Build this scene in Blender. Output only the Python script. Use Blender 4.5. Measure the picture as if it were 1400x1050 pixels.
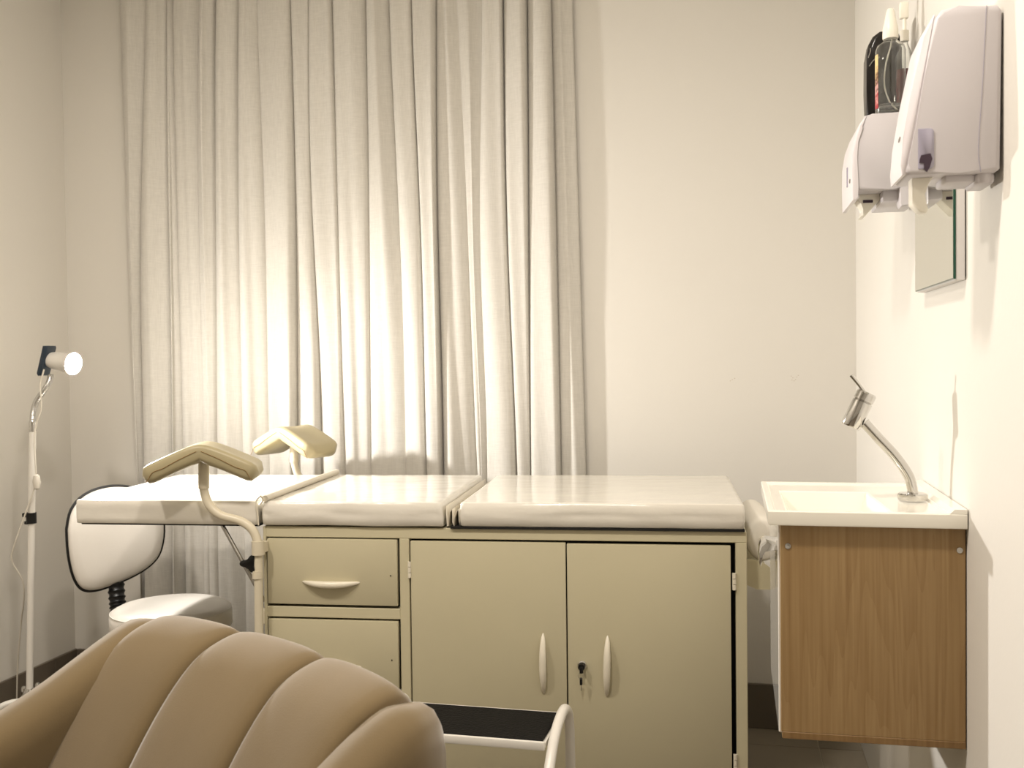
import bpy, bmesh, math, random
from mathutils import Vector, Matrix, noise
R = math.radians
random.seed(7)
scn = bpy.context.scene
COL = scn.collection
for o in list(bpy.data.objects): bpy.data.objects.remove(o)

# ---------------------------------------------------------------- camera
cam_d = bpy.data.cameras.new('camera'); cam = bpy.data.objects.new('camera', cam_d); COL.objects.link(cam)
YAW, PITCH, ROLL = 0.20731, -0.0255, -0.012
fw = Vector((-math.sin(YAW)*math.cos(PITCH), math.cos(YAW)*math.cos(PITCH), math.sin(PITCH)))
r0 = Vector((math.cos(YAW), math.sin(YAW), 0)); u0 = r0.cross(fw)
rt = math.cos(ROLL)*r0 + math.sin(ROLL)*u0; up = -math.sin(ROLL)*r0 + math.cos(ROLL)*u0
m = Matrix((rt, up, -fw)).transposed().to_4x4(); m.translation = Vector((0, 0, 1.22))
cam.matrix_world = m
cam_d.sensor_width = 36; cam_d.lens = 36*1428/1400; cam_d.clip_start = .05
scn.camera = cam
cam_d.dof.use_dof = True; cam_d.dof.focus_distance = 2.35; cam_d.dof.aperture_fstop = 9.0

# ---------------------------------------------------------------- world, lights, exposure
w = bpy.data.worlds.new('world'); scn.world = w; w.use_nodes = True
w.node_tree.nodes['Background'].inputs[0].default_value = (1, .9, .78, 1)
w.node_tree.nodes['Background'].inputs[1].default_value = 0.0
vs = scn.view_settings
vs.view_transform = 'Standard'; vs.look = 'None'; vs.gamma = 1; vs.use_curve_mapping = False
vs.exposure = 0.75
CEIL = 2.70
CEILING_LIGHTS = [(-1.60, 1.20, 18.0), (-.45, 1.25, 17.0)]
CEIL_COL = (1.0, .915, .82)
LAMP_W = 8.0
LAMP_SPREAD = 125
LAMP_COL = (1.0, .965, .93)
LAMP_POS = Vector((-2.005, 2.90, 1.217)); LAMP_AX = Vector((.97, -.20, -.13)).normalized()
for i, (x, y, pw) in enumerate(CEILING_LIGHTS):
    l = bpy.data.lights.new('ceiling_lamp', 'AREA'); l.shape = 'DISK'; l.size = .17; l.energy = pw; l.color = CEIL_COL
    o = bpy.data.objects.new('ceiling_lamp', l); COL.objects.link(o); o.location = (x, y, CEIL-.022)
l = bpy.data.lights.new('examination_lamp_light', 'AREA'); l.shape = 'DISK'; l.size = .056; l.energy = LAMP_W; l.color = LAMP_COL; l.spread = R(LAMP_SPREAD)
o = bpy.data.objects.new('examination_lamp_light', l); COL.objects.link(o)
o.location = LAMP_POS + LAMP_AX*.015; o.rotation_euler = (-LAMP_AX).to_track_quat('Z', 'Y').to_euler()

# ---------------------------------------------------------------- materials
def srgb(h):
    c = [int(h[i:i+2], 16)/255 for i in (0, 2, 4)]
    return tuple(v/12.92 if v <= .04045 else ((v+.055)/1.055)**2.4 for v in c) + (1,)
def mat(name, col, rough=.5, metal=0, bump=0, bscale=200, var=0, vscale=4, coat=0, trans=0, ior=1.45, sheen=0, spec=.5, stretch=(1, 1, 1), bdist=.001, detail=3):
    M = bpy.data.materials.new(name); M.use_nodes = True
    nt = M.node_tree; N = nt.nodes; L = nt.links; b = N['Principled BSDF']
    c = srgb(col) if isinstance(col, str) else col
    b.inputs['Base Color'].default_value = c
    b.inputs['Roughness'].default_value = rough; b.inputs['Metallic'].default_value = metal
    b.inputs['Coat Weight'].default_value = coat; b.inputs['Transmission Weight'].default_value = trans
    b.inputs['IOR'].default_value = ior; b.inputs['Sheen Weight'].default_value = sheen
    b.inputs['Specular IOR Level'].default_value = spec
    tc = N.new('ShaderNodeTexCoord'); mp = N.new('ShaderNodeMapping'); L.new(tc.outputs['Object'], mp.inputs[0])
    mp.inputs['Scale'].default_value = stretch
    if var or not (trans or bump):
        n = N.new('ShaderNodeTexNoise'); n.inputs['Scale'].default_value = vscale; n.inputs['Detail'].default_value = 4
        L.new(mp.outputs[0], n.inputs[0])
        r = N.new('ShaderNodeMix'); r.data_type = 'RGBA'
        v = var or .02
        r.inputs['A'].default_value = tuple(x*(1-v) for x in c[:3])+(1,); r.inputs['B'].default_value = tuple(min(1, x*(1+v)) for x in c[:3])+(1,)
        L.new(n.outputs[0], r.inputs['Factor']); L.new(r.outputs['Result'], b.inputs['Base Color'])
    if bump:
        n = N.new('ShaderNodeTexNoise'); n.inputs['Scale'].default_value = bscale; n.inputs['Detail'].default_value = detail
        L.new(mp.outputs[0], n.inputs[0])
        bp = N.new('ShaderNodeBump'); bp.inputs['Strength'].default_value = bump; bp.inputs['Distance'].default_value = bdist
        L.new(n.outputs[0], bp.inputs['Height']); L.new(bp.outputs[0], b.inputs['Normal'])
    return M
M = {}
M['wall'] = mat('painted_wall', 'dad6ce', .55, bump=.25, bscale=90, var=.012, bdist=.0008)
M['ceiling'] = mat('ceiling_paint', 'e6e2d8', .8)
M['tile'] = mat('grey_porcelain_tile', '8a8172', .28, var=.12, vscale=3, bump=.05, bscale=20)
M['baseboard'] = mat('dark_porcelain_tile', '655c50', .45, var=.10, vscale=6)
M['grout'] = mat('pale_grout', 'b8b0a2', .9)
M['table_paint'] = mat('cream_enamel', 'bbb397', .34, bump=.10, bscale=7, var=.05, vscale=3, bdist=.004)
M['trim_paint'] = mat('cream_frame_enamel', 'c2ba9d', .36, var=.04)
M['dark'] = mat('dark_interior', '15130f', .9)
M['stirrup_paint'] = mat('cream_tube_enamel', 'cfc6b0', .35, var=.03, vscale=8)
M['handle_paint'] = mat('white_plastic_handle', 'ddd6c4', .3)
M['vinyl'] = mat('white_vinyl', 'd9d4c9', .20, bump=.45, bscale=9, var=.02, bdist=.006, coat=.3, stretch=(1, 1.6, 1.6), detail=4)
M['vinyl_fold'] = mat('creased_vinyl', 'd2cab8', .3, bump=.3, bscale=30, bdist=.002)
M['pad_vinyl'] = mat('stirrup_pad_vinyl', 'a39878', .38, bump=.3, bscale=40, bdist=.001)
M['black'] = mat('black_plastic', '0b0b0b', .4)
M['navy'] = mat('dark_blue_plastic', '1b2a38', .35)
M['chrome'] = mat('chrome', (.60, .59, .57, 1), .07, 1, var=.03)
M['steel'] = mat('brushed_steel', (.55, .54, .52, 1), .25, 1)
M['white_metal'] = mat('white_enamel_tube', 'dedad2', .3)
M['stool_vinyl'] = mat('white_stool_vinyl', 'dfdad2', .32, bump=.15, bscale=30, bdist=.001)
M['ceramic'] = mat('white_resin_basin', 'f2eee2', .13, coat=.4)
M['gloss_white'] = mat('gloss_white_door', 'e6e2da', .08, coat=.5)
M['wood_bottom'] = None
M['dispenser'] = mat('dispenser_white_plastic', 'c9c4c6', .35)
M['dispenser_front'] = mat('dispenser_front_plastic', 'dcd6d8', .3)
M['window_smoke'] = mat('smoked_window_plastic', '9e99a8', .15, coat=.4)
M['gel'] = mat('dark_refill', '3a2a38', .3)
M['lever'] = mat('milky_lever_plastic', 'efeadc', .35)
M['glass_edge'] = mat('green_glass_edge', '1d4a38', .1)
M['mirror'] = mat('mirror_silver', (.86, .88, .84, 1), .02, 1, var=.005)
M['mirror_frame'] = mat('white_mirror_board', 'd6d2ce', .4)
M['rubber'] = mat('black_rubber_mat', '0b0a09', .75, spec=.25, bump=.9, bscale=170, bdist=.003)
M['velvet'] = mat('tan_velvet', '6a593c', .85, var=.14, vscale=7, bump=.25, bscale=450, sheen=.4, bdist=.0008, spec=.2)
M['velvet'].node_tree.nodes['Principled BSDF'].inputs['Sheen Roughness'].default_value = .5
M['seam'] = mat('dark_tan_piping', '83683f', .8)
M['cable'] = mat('white_cable', 'cfc9bd', .45)
M['paper'] = mat('paper_roll', 'e2ddd2', .8, bump=.4, bscale=25, bdist=.003)
M['shampoo'] = mat('black_bottle', '1a1614', .25)
M['clear'] = mat('clear_plastic', (.97, .98, .97, 1), .04, trans=1, ior=1.42)
M['straw'] = mat('milky_tube', 'd8d4c8', .4)
M['red'] = mat('dark_red_liquid', '6a1a1c', .3)
M['label_grey'] = mat('silver_print', '8b857c', .4)
M['plug'] = mat('wall_plug_filler', 'b9ab98', .9)

def wood(name, ca, cb):
    m_ = bpy.data.materials.new(name); m_.use_nodes = True; nt = m_.node_tree; N = nt.nodes; L = nt.links; b = N['Principled BSDF']
    tc = N.new('ShaderNodeTexCoord'); mp = N.new('ShaderNodeMapping'); mp.inputs['Scale'].default_value = (9, 9, .55)
    L.new(tc.outputs['Object'], mp.inputs[0])
    n1 = N.new('ShaderNodeTexNoise'); n1.inputs['Scale'].default_value = 1.3; n1.inputs['Detail'].default_value = 2; L.new(mp.outputs[0], n1.inputs[0])
    ad = N.new('ShaderNodeMath'); ad.operation = 'MULTIPLY'; ad.inputs[1].default_value = 16; L.new(n1.outputs[0], ad.inputs[0])
    fr = N.new('ShaderNodeMath'); fr.operation = 'FRACT'; L.new(ad.outputs[0], fr.inputs[0])
    ra = N.new('ShaderNodeValToRGB'); ra.color_ramp.elements[0].color = (0, 0, 0, 1); ra.color_ramp.elements[1].position = .75; ra.color_ramp.elements[1].color = (1, 1, 1, 1)
    e = ra.color_ramp.elements.new(.96); e.color = (.9, .9, .9, 1); L.new(fr.outputs[0], ra.inputs[0])
    mp2 = N.new('ShaderNodeMapping'); mp2.inputs['Scale'].default_value = (160, 160, 4); L.new(tc.outputs['Object'], mp2.inputs[0])
    n2 = N.new('ShaderNodeTexNoise'); n2.inputs['Scale'].default_value = 1; n2.inputs['Detail'].default_value = 5; L.new(mp2.outputs[0], n2.inputs[0])
    mx = N.new('ShaderNodeMix'); mx.data_type = 'FLOAT'; mx.inputs['Factor'].default_value = .84
    L.new(ra.outputs[0], mx.inputs['A']); L.new(n2.outputs[0], mx.inputs['B'])
    cm = N.new('ShaderNodeMix'); cm.data_type = 'RGBA'; cm.inputs['A'].default_value = srgb(ca); cm.inputs['B'].default_value = srgb(cb)
    L.new(mx.outputs['Result'], cm.inputs['Factor']); L.new(cm.outputs['Result'], b.inputs['Base Color'])
    bm_ = N.new('ShaderNodeBump'); bm_.inputs['Strength'].default_value = .2; bm_.inputs['Distance'].default_value = .001
    L.new(n2.outputs[0], bm_.inputs['Height']); L.new(bm_.outputs[0], b.inputs['Normal'])
    b.inputs['Roughness'].default_value = .5
    return m_
M['wood'] = wood('oak_laminate', '79592f', 'a58a60')

def cloth():
    m_ = bpy.data.materials.new('linen_curtain'); m_.use_nodes = True; nt = m_.node_tree; N = nt.nodes; L = nt.links; b = N['Principled BSDF']
    b.inputs['Roughness'].default_value = .85; b.inputs['Sheen Weight'].default_value = .2; b.inputs['Specular IOR Level'].default_value = .25
    tc = N.new('ShaderNodeTexCoord')
    outs = []
    for sc in ((900, 900, 60), (90, 90, 1100)):
        mp = N.new('ShaderNodeMapping'); mp.inputs['Scale'].default_value = sc; L.new(tc.outputs['Object'], mp.inputs[0])
        n = N.new('ShaderNodeTexNoise'); n.inputs['Scale'].default_value = .35; n.inputs['Detail'].default_value = 2; L.new(mp.outputs[0], n.inputs[0]); outs.append(n)
    a = N.new('ShaderNodeMath'); a.operation = 'ADD'; L.new(outs[0].outputs[0], a.inputs[0]); L.new(outs[1].outputs[0], a.inputs[1])
    h = N.new('ShaderNodeMath'); h.operation = 'MULTIPLY'; h.inputs[1].default_value = .5; L.new(a.outputs[0], h.inputs[0])
    cm = N.new('ShaderNodeMix'); cm.data_type = 'RGBA'; cm.inputs['A'].default_value = srgb('b9b5ad'); cm.inputs['B'].default_value = srgb('dedad2')
    L.new(h.outputs[0], cm.inputs['Factor']); L.new(cm.outputs['Result'], b.inputs['Base Color'])
    bm_ = N.new('ShaderNodeBump'); bm_.inputs['Strength'].default_value = .4; bm_.inputs['Distance'].default_value = .0015
    L.new(h.outputs[0], bm_.inputs['Height']); L.new(bm_.outputs[0], b.inputs['Normal'])
    return m_
M['cloth'] = cloth()
def emis(name, col, s):
    m_ = bpy.data.materials.new(name); m_.use_nodes = True; b = m_.node_tree.nodes['Principled BSDF']
    b.inputs['Emission Color'].default_value = col; b.inputs['Emission Strength'].default_value = s; return m_
M['bulb'] = emis('lit_lens', (1, .96, .90, 1), 820)
M['panel_light'] = emis('lit_diffuser', (1, .88, .72, 1), 6)

# ---------------------------------------------------------------- mesh helpers
def box(bm, a, b, bev=0, seg=2, mi=0):
    a = Vector(a); b = Vector(b)
    r = bmesh.ops.create_cube(bm, size=1)
    vs_ = r['verts']; c = (a+b)/2; s = b-a
    for v in vs_: v.co = Vector((v.co.x*s.x, v.co.y*s.y, v.co.z*s.z)) + c
    if bev:
        ed = list({e for v in vs_ for e in v.link_edges})
        bmesh.ops.bevel(bm, geom=ed, offset=bev, segments=seg, profile=.5, affect='EDGES')
def tube(bm, pts, rad, seg=12, cap=True, closed=False):
    pts = [Vector(p) for p in pts]; n = len(pts)
    rr = rad if isinstance(rad, (list, tuple)) else [rad]*n
    T = []
    for i in range(n):
        if closed: t = pts[(i+1) % n]-pts[i-1]
        else: t = pts[min(i+1, n-1)]-pts[max(i-1, 0)]
        T.append(t.normalized())
    q = Vector((0, 0, 1)) if abs(T[0].z) < .9 else Vector((1, 0, 0))
    nrm = (q - T[0]*q.dot(T[0])).normalized(); rings = []
    for i in range(n):
        nrm = (nrm - T[i]*nrm.dot(T[i])).normalized(); bn = T[i].cross(nrm)
        rings.append([bm.verts.new(pts[i] + (nrm*math.cos(2*math.pi*k/seg)+bn*math.sin(2*math.pi*k/seg))*rr[i]) for k in range(seg)])
    for i in range(n if closed else n-1):
        A, B = rings[i], rings[(i+1) % n]
        for k in range(seg): bm.faces.new((A[k], A[(k+1) % seg], B[(k+1) % seg], B[k]))
    if cap and not closed:
        bm.faces.new(rings[0][::-1]); bm.faces.new(rings[-1])
def smooth_path(ctrl, n=8):
    P = [Vector(p) for p in ctrl]; out = []
    for i in range(len(P)-1):
        p0 = P[max(i-1, 0)]; p1 = P[i]; p2 = P[i+1]; p3 = P[min(i+2, len(P)-1)]
        for k in range(n):
            t = k/n
            out.append(.5*((2*p1)+(p2-p0)*t+(2*p0-5*p1+4*p2-p3)*t*t+(3*p1-p0-3*p2+p3)*t**3))
    out.append(P[-1]); return out
def lathe(bm, prof, seg=28, origin=(0, 0, 0), axis=(0, 0, 1), sx=1, sy=1):
    q = Vector((0, 0, 1)).rotation_difference(Vector(axis)); o = Vector(origin); rings = []
    for r, z in prof:
        if r < 1e-6: rings.append([bm.verts.new(o + q @ Vector((0, 0, z)))])
        else: rings.append([bm.verts.new(o + q @ Vector((sx*r*math.cos(2*math.pi*k/seg), sy*r*math.sin(2*math.pi*k/seg), z))) for k in range(seg)])
    for A, B in zip(rings, rings[1:]):
        for k in range(seg):
            k2 = (k+1) % seg
            if len(A) == 1 and len(B) == 1: continue
            if len(A) == 1: bm.faces.new((A[0], B[k], B[k2]))
            elif len(B) == 1: bm.faces.new((A[k2], A[k], B[0]))
            else: bm.faces.new((A[k], A[k2], B[k2], B[k]))
    if len(rings[0]) > 1: bm.faces.new(rings[0][::-1])
    if len(rings[-1]) > 1: bm.faces.new(rings[-1])
def prism(bm, poly, axis, a, b, bev=0, seg=2):
    def P(p, t):
        return {'x': (t, p[0], p[1]), 'y': (p[0], t, p[1]), 'z': (p[0], p[1], t)}[axis]
    A = [bm.verts.new(P(p, a)) for p in poly]; B = [bm.verts.new(P(p, b)) for p in poly]
    fs = [bm.faces.new(A), bm.faces.new(B[::-1])]; n = len(poly)
    for i in range(n): fs.append(bm.faces.new((A[i], B[i], B[(i+1) % n], A[(i+1) % n])))
    if bev:
        ed = list({e for e in fs[0].edges} | {e for e in fs[1].edges})
        bmesh.ops.bevel(bm, geom=ed, offset=bev, segments=seg, profile=.5, affect='EDGES')
def obj(name, bm, m_, parent=None, smooth=35, loc=None, rot=None):
    bmesh.ops.recalc_face_normals(bm, faces=bm.faces)
    me = bpy.data.meshes.new(name); bm.to_mesh(me); bm.free()
    for k in (m_ if isinstance(m_, (list, tuple)) else [m_]): me.materials.append(M[k] if isinstance(k, str) else k)
    if smooth:
        me.shade_smooth(); 
        try: me.set_sharp_from_angle(angle=R(smooth))
        except Exception: pass
    o = bpy.data.objects.new(name, me); COL.objects.link(o)
    if parent: o.parent = parent
    if loc is not None: o.location = loc
    if rot is not None: o.rotation_euler = rot
    return o
def BM(): return bmesh.new()
def thing(name, label, cat, loc=(0, 0, 0), rz=0, group=None):
    o = bpy.data.objects.new(name, None); COL.objects.link(o); o.location = loc; o.rotation_euler = (0, 0, rz)
    o.empty_display_size = .05
    o['label'] = label; o['category'] = cat
    if group: o['group'] = group
    return o
def tag(o, label, cat, group=None):
    o['label'] = label; o['category'] = cat
    if group: o['group'] = group
    return o
def struct(o): o['kind'] = 'structure'; return o
def bx(name, a, b, m_, parent=None, bev=0, seg=2):
    bm = BM(); box(bm, a, b, bev, seg); return obj(name, bm, m_, parent)

# ================================================================ ROOM
XL, XR, YB, YF = -2.42, .388, 3.476, -1.6
struct(bx('wall_back', (XL-.12, YB, -.02), (XR+.12, YB+.12, CEIL), 'wall'))
struct(bx('wall_left', (XL-.12, YF, -.02), (XL, YB, CEIL), 'wall'))
struct(bx('wall_right', (XR, YF, -.02), (XR+.12, YB, CEIL), 'wall'))
struct(bx('wall_front', (XL-.12, YF-.12, -.02), (XR+.12, YF, CEIL), 'wall'))
struct(bx('ceiling', (XL-.12, YF-.12, CEIL), (XR+.12, YB+.12, CEIL+.1), 'ceiling'))
fl = struct(bx('floor', (XL-.12, YF-.12, -.06), (XR+.12, YB+.12, -.004), 'grout'))
# floor tiles, 60 cm, one mesh shared by the whole ones
TS = .60; GX, GY = .258, 3.325
def tile_mesh(wx, wy):
    bm = BM(); box(bm, (0, 0, -.004), (wx, wy, .0), 0)
    me = bpy.data.meshes.new('tile'); bm.to_mesh(me); bm.free(); me.materials.append(M['tile']); return me
cache = {}
xs = []; x = GX
while x > XL: x -= TS
k = x
while k < XR: xs.append(k); k += TS
ys = []; y = GY
while y > YF: y -= TS
k = y
while k < YB: ys.append(k); k += TS
for a in xs:
    for b in ys:
        x0 = max(a+.0015, XL); x1 = min(a+TS-.0015, XR); y0 = max(b+.0015, YF); y1 = min(b+TS-.0015, YB)
        if x1-x0 < .01 or y1-y0 < .01: continue
        key = (round(x1-x0, 3), round(y1-y0, 3))
        if key not in cache: cache[key] = tile_mesh(*key)
        t = bpy.data.objects.new('floor_tile', cache[key]); COL.objects.link(t); t.location = (x0, y0, 0); t.parent = fl
# tiled skirting
def skirting(name, p0, p1, inward, first):
    g = bx(name, *sorted_box(p0, p1, inward, .008, 0, .144), 'grout'); struct(g)
    d = (Vector(p1)-Vector(p0)); L = d.length; d.normalize(); t = 0; edges = [0]; t = first
    while t < L: edges.append(t); t += TS
    edges.append(L)
    for a, b in zip(edges, edges[1:]):
        if b-a < .02: continue
        q0 = Vector(p0)+d*(a+.0015); q1 = Vector(p0)+d*(b-.0015)
        lo, hi = sorted_box(q0, q1, inward, .011, .001, .147)
        bx('skirting_tile', lo, hi, 'baseboard', g, .0015, 1)
def sorted_box(p0, p1, inward, th, z0, z1):
    pts = [Vector(p0), Vector(p1), Vector(p0)+Vector(inward)*th, Vector(p1)+Vector(inward)*th]
    return ((min(p.x for p in pts), min(p.y for p in pts), z0), (max(p.x for p in pts), max(p.y for p in pts), z1))
skirting('baseboard_back', (XL+.012, YB, 0), (XR-.012, YB, 0), (0, -1, 0), .42)
skirting('baseboard_left', (XL, YB, 0), (XL, YF, 0), (1, 0, 0), .135)
skirting('baseboard_right', (XR, 2.62, 0), (XR, YF, 0), (-1, 0, 0), .35)
# ceiling lights (out of the frame, they light the room)
for i, (x, y, pw) in enumerate(CEILING_LIGHTS):
    t = thing('ceiling_light', 'round white recessed ceiling light over the %s half of the room' % ('left', 'right')[i], 'ceiling light', (x, y, CEIL))
    bm = BM(); lathe(bm, [(.118, 0), (.118, -.012), (.10, -.016), (.09, -.010), (.09, 0)], 40); obj('rim', bm, 'white_metal', t)
    bm = BM(); lathe(bm, [(.088, -.002), (.088, -.008)], 40); obj('diffuser', bm, 'panel_light', t)

# ================================================================ CURTAIN
def curtain():
    # crease position at the top (z 2.45) and lower down (z .85), world x; every panel between creases bulges forward
    cr = [(-2.11, -2.07), (-2.02, -2.055), (-1.925, -1.945), (-1.90, -1.905), (-1.80, -1.83), (-1.74, -1.775), (-1.655, -1.675), (-1.585, -1.565), (-1.47, -1.46),
          (-1.40, -1.385), (-1.315, -1.295), (-1.20, -1.20), (-1.105, -1.08), (-1.03, -.995), (-.955, -.95), (-.88, -.83), (-.80, -.805), (-.725, -.70), (-.645, -.645), (-.565, -.545), (-.495, -.465)]
    ztop, zbot = 2.652, .05
    cr = [(a*1.027, b*1.027) for a, b in cr]
    NZ = 70; per = 20; random.seed(11)
    amp = [random.uniform(.030, .052) for _ in cr]; asym = [random.choice((.25, .35, .7, .78)) for _ in cr]
    wob = [(random.uniform(-.010, .010), random.uniform(1.5, 4), random.uniform(0, 6)) for _ in cr]
    bm = BM(); rows = []
    for j in range(NZ+1):
        z = zbot+(ztop-zbot)*j/NZ; t = (2.45-z)/(2.45-.85)
        row = []
        pos = [a+(b-a)*(t if t < 1.1 else 1.1) + (wb[0]*math.sin(wb[1]*z+wb[2]) if 0 < i < len(cr)-1 else 0) for i, ((a, b), wb) in enumerate(zip(cr, wob))]
        for i in range(len(cr)-1):
            x0, x1 = pos[i], pos[i+1]; A = amp[i]*(.75+.35*math.sin(z*1.3+i))
            for k in range(per + (1 if i == len(cr)-2 else 0)):
                s = k/per; a = asym[i]
                sw = (.5*s/a) if s < a else (.5+.5*(s-a)/(1-a))
                d = A*(math.sin(math.pi*sw)**.5 if 0 < sw < 1 else 0)*(.45 if i > len(cr)-3 else 1)
                d += .006*math.sin(math.pi*2*s+z*2.2+i*1.7) * math.sin(math.pi*s)
                if z > 2.3: d *= 1-(z-2.3)*.8
                lean = .018*math.sin(math.pi*2*s)*(1 if a < .5 else -1)
                row.append(bm.verts.new((x0+(x1-x0)*s + lean*.35, 3.463-d-.004*math.sin(i*2.1), z)))
        rows.append(row)
    for A, B in zip(rows, rows[1:]):
        for k in range(len(A)-1): bm.faces.new((A[k], A[k+1], B[k+1], B[k]))
    o = obj('curtain', bm, 'cloth', None, 75)
    so = o.modifiers.new('s', 'SOLIDIFY'); so.thickness = .0015; so.offset = 1
    tag(o, 'long off-white linen curtain hanging in deep pleats behind the exam table', 'curtain')
curtain()
rail = bx('curtain_rail', (-2.20, 3.375, 2.655), (-.47, 3.44, 2.70), 'white_metal', None, .004); tag(rail, 'white curtain rail fixed under the ceiling above the linen curtain', 'curtain rail')

# ================================================================ EXAM TABLE
TA = R(3.8)
T = thing('exam_table', 'cream metal gynaecological exam table with white padded top, drawers and doors', 'exam table', (.033, 2.63, 0), TA)
FV = .012
def fbox(bm, u0, u1, z0, z1, v0=FV, v1=FV+.03, bev=.0015): box(bm, (u0, v0, z0), (u1, v1, z1), bev, 1)
bm = BM()
for a in [(-1.252, -1.2435, .08, .781), (-1.2435, .002, .753, .781), (-.882, -.856, .08, .753), (-.0255, .002, .08, .753), (-1.2435, -.882, .541, .569), (-1.2435, -.882, .320, .350), (-1.2435, -.0255, .08, .13)]:
    fbox(bm, *a)
box(bm, (-1.2435, FV, .13), (-.882, FV+.02, .320), .001, 1)
box(bm, (-1.252, FV+.03, .08), (-1.2435, .60, .781)); box(bm, (-.006, FV+.03, .08), (.002, .60, .781)); box(bm, (-1.252, .595, .08), (.002, .602, .781))
box(bm, (-1.2435, FV+.03, .772), (-.006, .595, .780)); box(bm, (-1.2435, FV+.03, .08), (-.006, .595, .09))
obj('frame', bm, 'trim_paint', T)
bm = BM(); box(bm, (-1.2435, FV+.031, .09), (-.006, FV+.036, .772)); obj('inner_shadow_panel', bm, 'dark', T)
for u in (-1.235, -.022):
    for v in (.03, .58):
        bm = BM(); lathe(bm, [(.014, .012), (.014, .08)], 14, (u, v, 0)); lathe(bm, [(.018, 0), (.018, .012)], 14, (u, v, 0)); obj('leg', bm, 'trim_paint', T)
def bar_handle(u, z, horiz, parent, lean=0):
    bm = BM(); n = 20; L = .078; rings = []
    for i in range(n+1):
        t = -1+2*i/n; e = max(0, 1-abs(t)**2.2)
        a = .0015+(.0085 if horiz else .0088)*e**.6; D = .003+.024*(1-abs(t)**2.4); b = D/2+.002
        out = -D/2+.004
        bow = -.004*(1-t*t) if horiz else 0
        ring = []
        for k in range(12):
            an = 2*math.pi*k/12; p = math.copysign(abs(math.cos(an))**.7, math.cos(an))*a*(1 if math.sin(an) < 0 else .7); q = math.copysign(abs(math.sin(an))**.8, math.sin(an))*b
            ring.append(bm.verts.new((u+L*t, FV-.004+out+q, z+p+bow) if horiz else (u+p+lean*t, FV-.004+out+q, z+L*t)))
        rings.append(ring)
    for A, B in zip(rings, rings[1:]):
        for k in range(12): bm.faces.new((A[k], A[(k+1) % 12], B[(k+1) % 12], B[k]))
    bm.faces.new(rings[0]); bm.faces.new(rings[-1])
    return obj('handle', bm, 'handle_paint', parent, 50)
for z0, z1, zh in ((.5765, .7498, .6365), (.3555, .5360, .4155)):
    bm = BM(); box(bm, (-1.2398, FV-.004, z0), (-.8875, FV+.015, z1), .002, 2)
    d = obj('drawer', bm, 'table_paint', T); bar_handle(-1.066, zh, True, d)
    bm = BM(); lathe(bm, [(.0018, 0), (.0018, .0015), (0, .002)], 8, (-.905, FV-.0045, zh+.02), (0, -1, 0)); obj('screw', bm, 'dark', d)
def hinge(u, z, parent):
    bm = BM()
    for k in range(3): lathe(bm, [(.0042, 0), (.0042, .013)], 10, (u, FV-.004, z+k*.0145))
    box(bm, (u-.005, FV-.003, z), (u+.005, FV, z+.042))
    obj('hinge', bm, 'handle_paint', parent)
bm = BM(); box(bm, (-.8518, FV-.004, .135), (-.4487, FV+.015, .7475), .002, 2); dl = obj('door', bm, 'table_paint', T)
bar_handle(-.508, .438, False, dl); hinge(-.8545, .652, dl); hinge(-.8545, .18, dl)
bm = BM(); box(bm, (-.4455, FV-.004, .135), (-.0375, FV+.015, .7455), .002, 2); dr = obj('door', bm, 'table_paint', T)
bar_handle(-.346, .436, False, dr, .002); hinge(-.029, .636, dr); hinge(-.029, .182, dr)
bm = BM(); lathe(bm, [(.0125, 0), (.0125, .003), (.010, .006), (.0075, .006), (.0075, .003), (0, .003)], 24, (-.409, FV-.004, .436), (0, -1, 0)); lk = obj('lock', bm, 'steel', T)
bm = BM(); lathe(bm, [(.0068, 0), (.0068, .012), (.0085, .014), (.0085, .018), (0, .018)], 20, (-.410, FV-.004, .436), (0, -1, 0))
box(bm, (-.4145, FV-.026, .421), (-.4055, FV-.021, .438), .002, 2); obj('key', bm, 'black', lk)
bm = BM(); c = Vector((-.4105, FV-.024, .416)); tube(bm, [c+Vector((math.cos(2*math.pi*k/24)*.0075, .002*math.sin(2*math.pi*k/24), math.sin(2*math.pi*k/24)*.0075)) for k in range(24)], .0007, 6, closed=True); obj('key_ring', bm, 'steel', lk)
bm = BM(); box(bm, (-.4145, FV-.0265, .392), (-.4075, FV-.0215, .411), .002, 2); obj('spare_key', bm, 'black', lk)
bm = BM(); box(bm, (-.4115, FV-.0245, .378), (-.4095, FV-.0235, .393)); obj('key_blade', bm, 'steel', lk)

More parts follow.
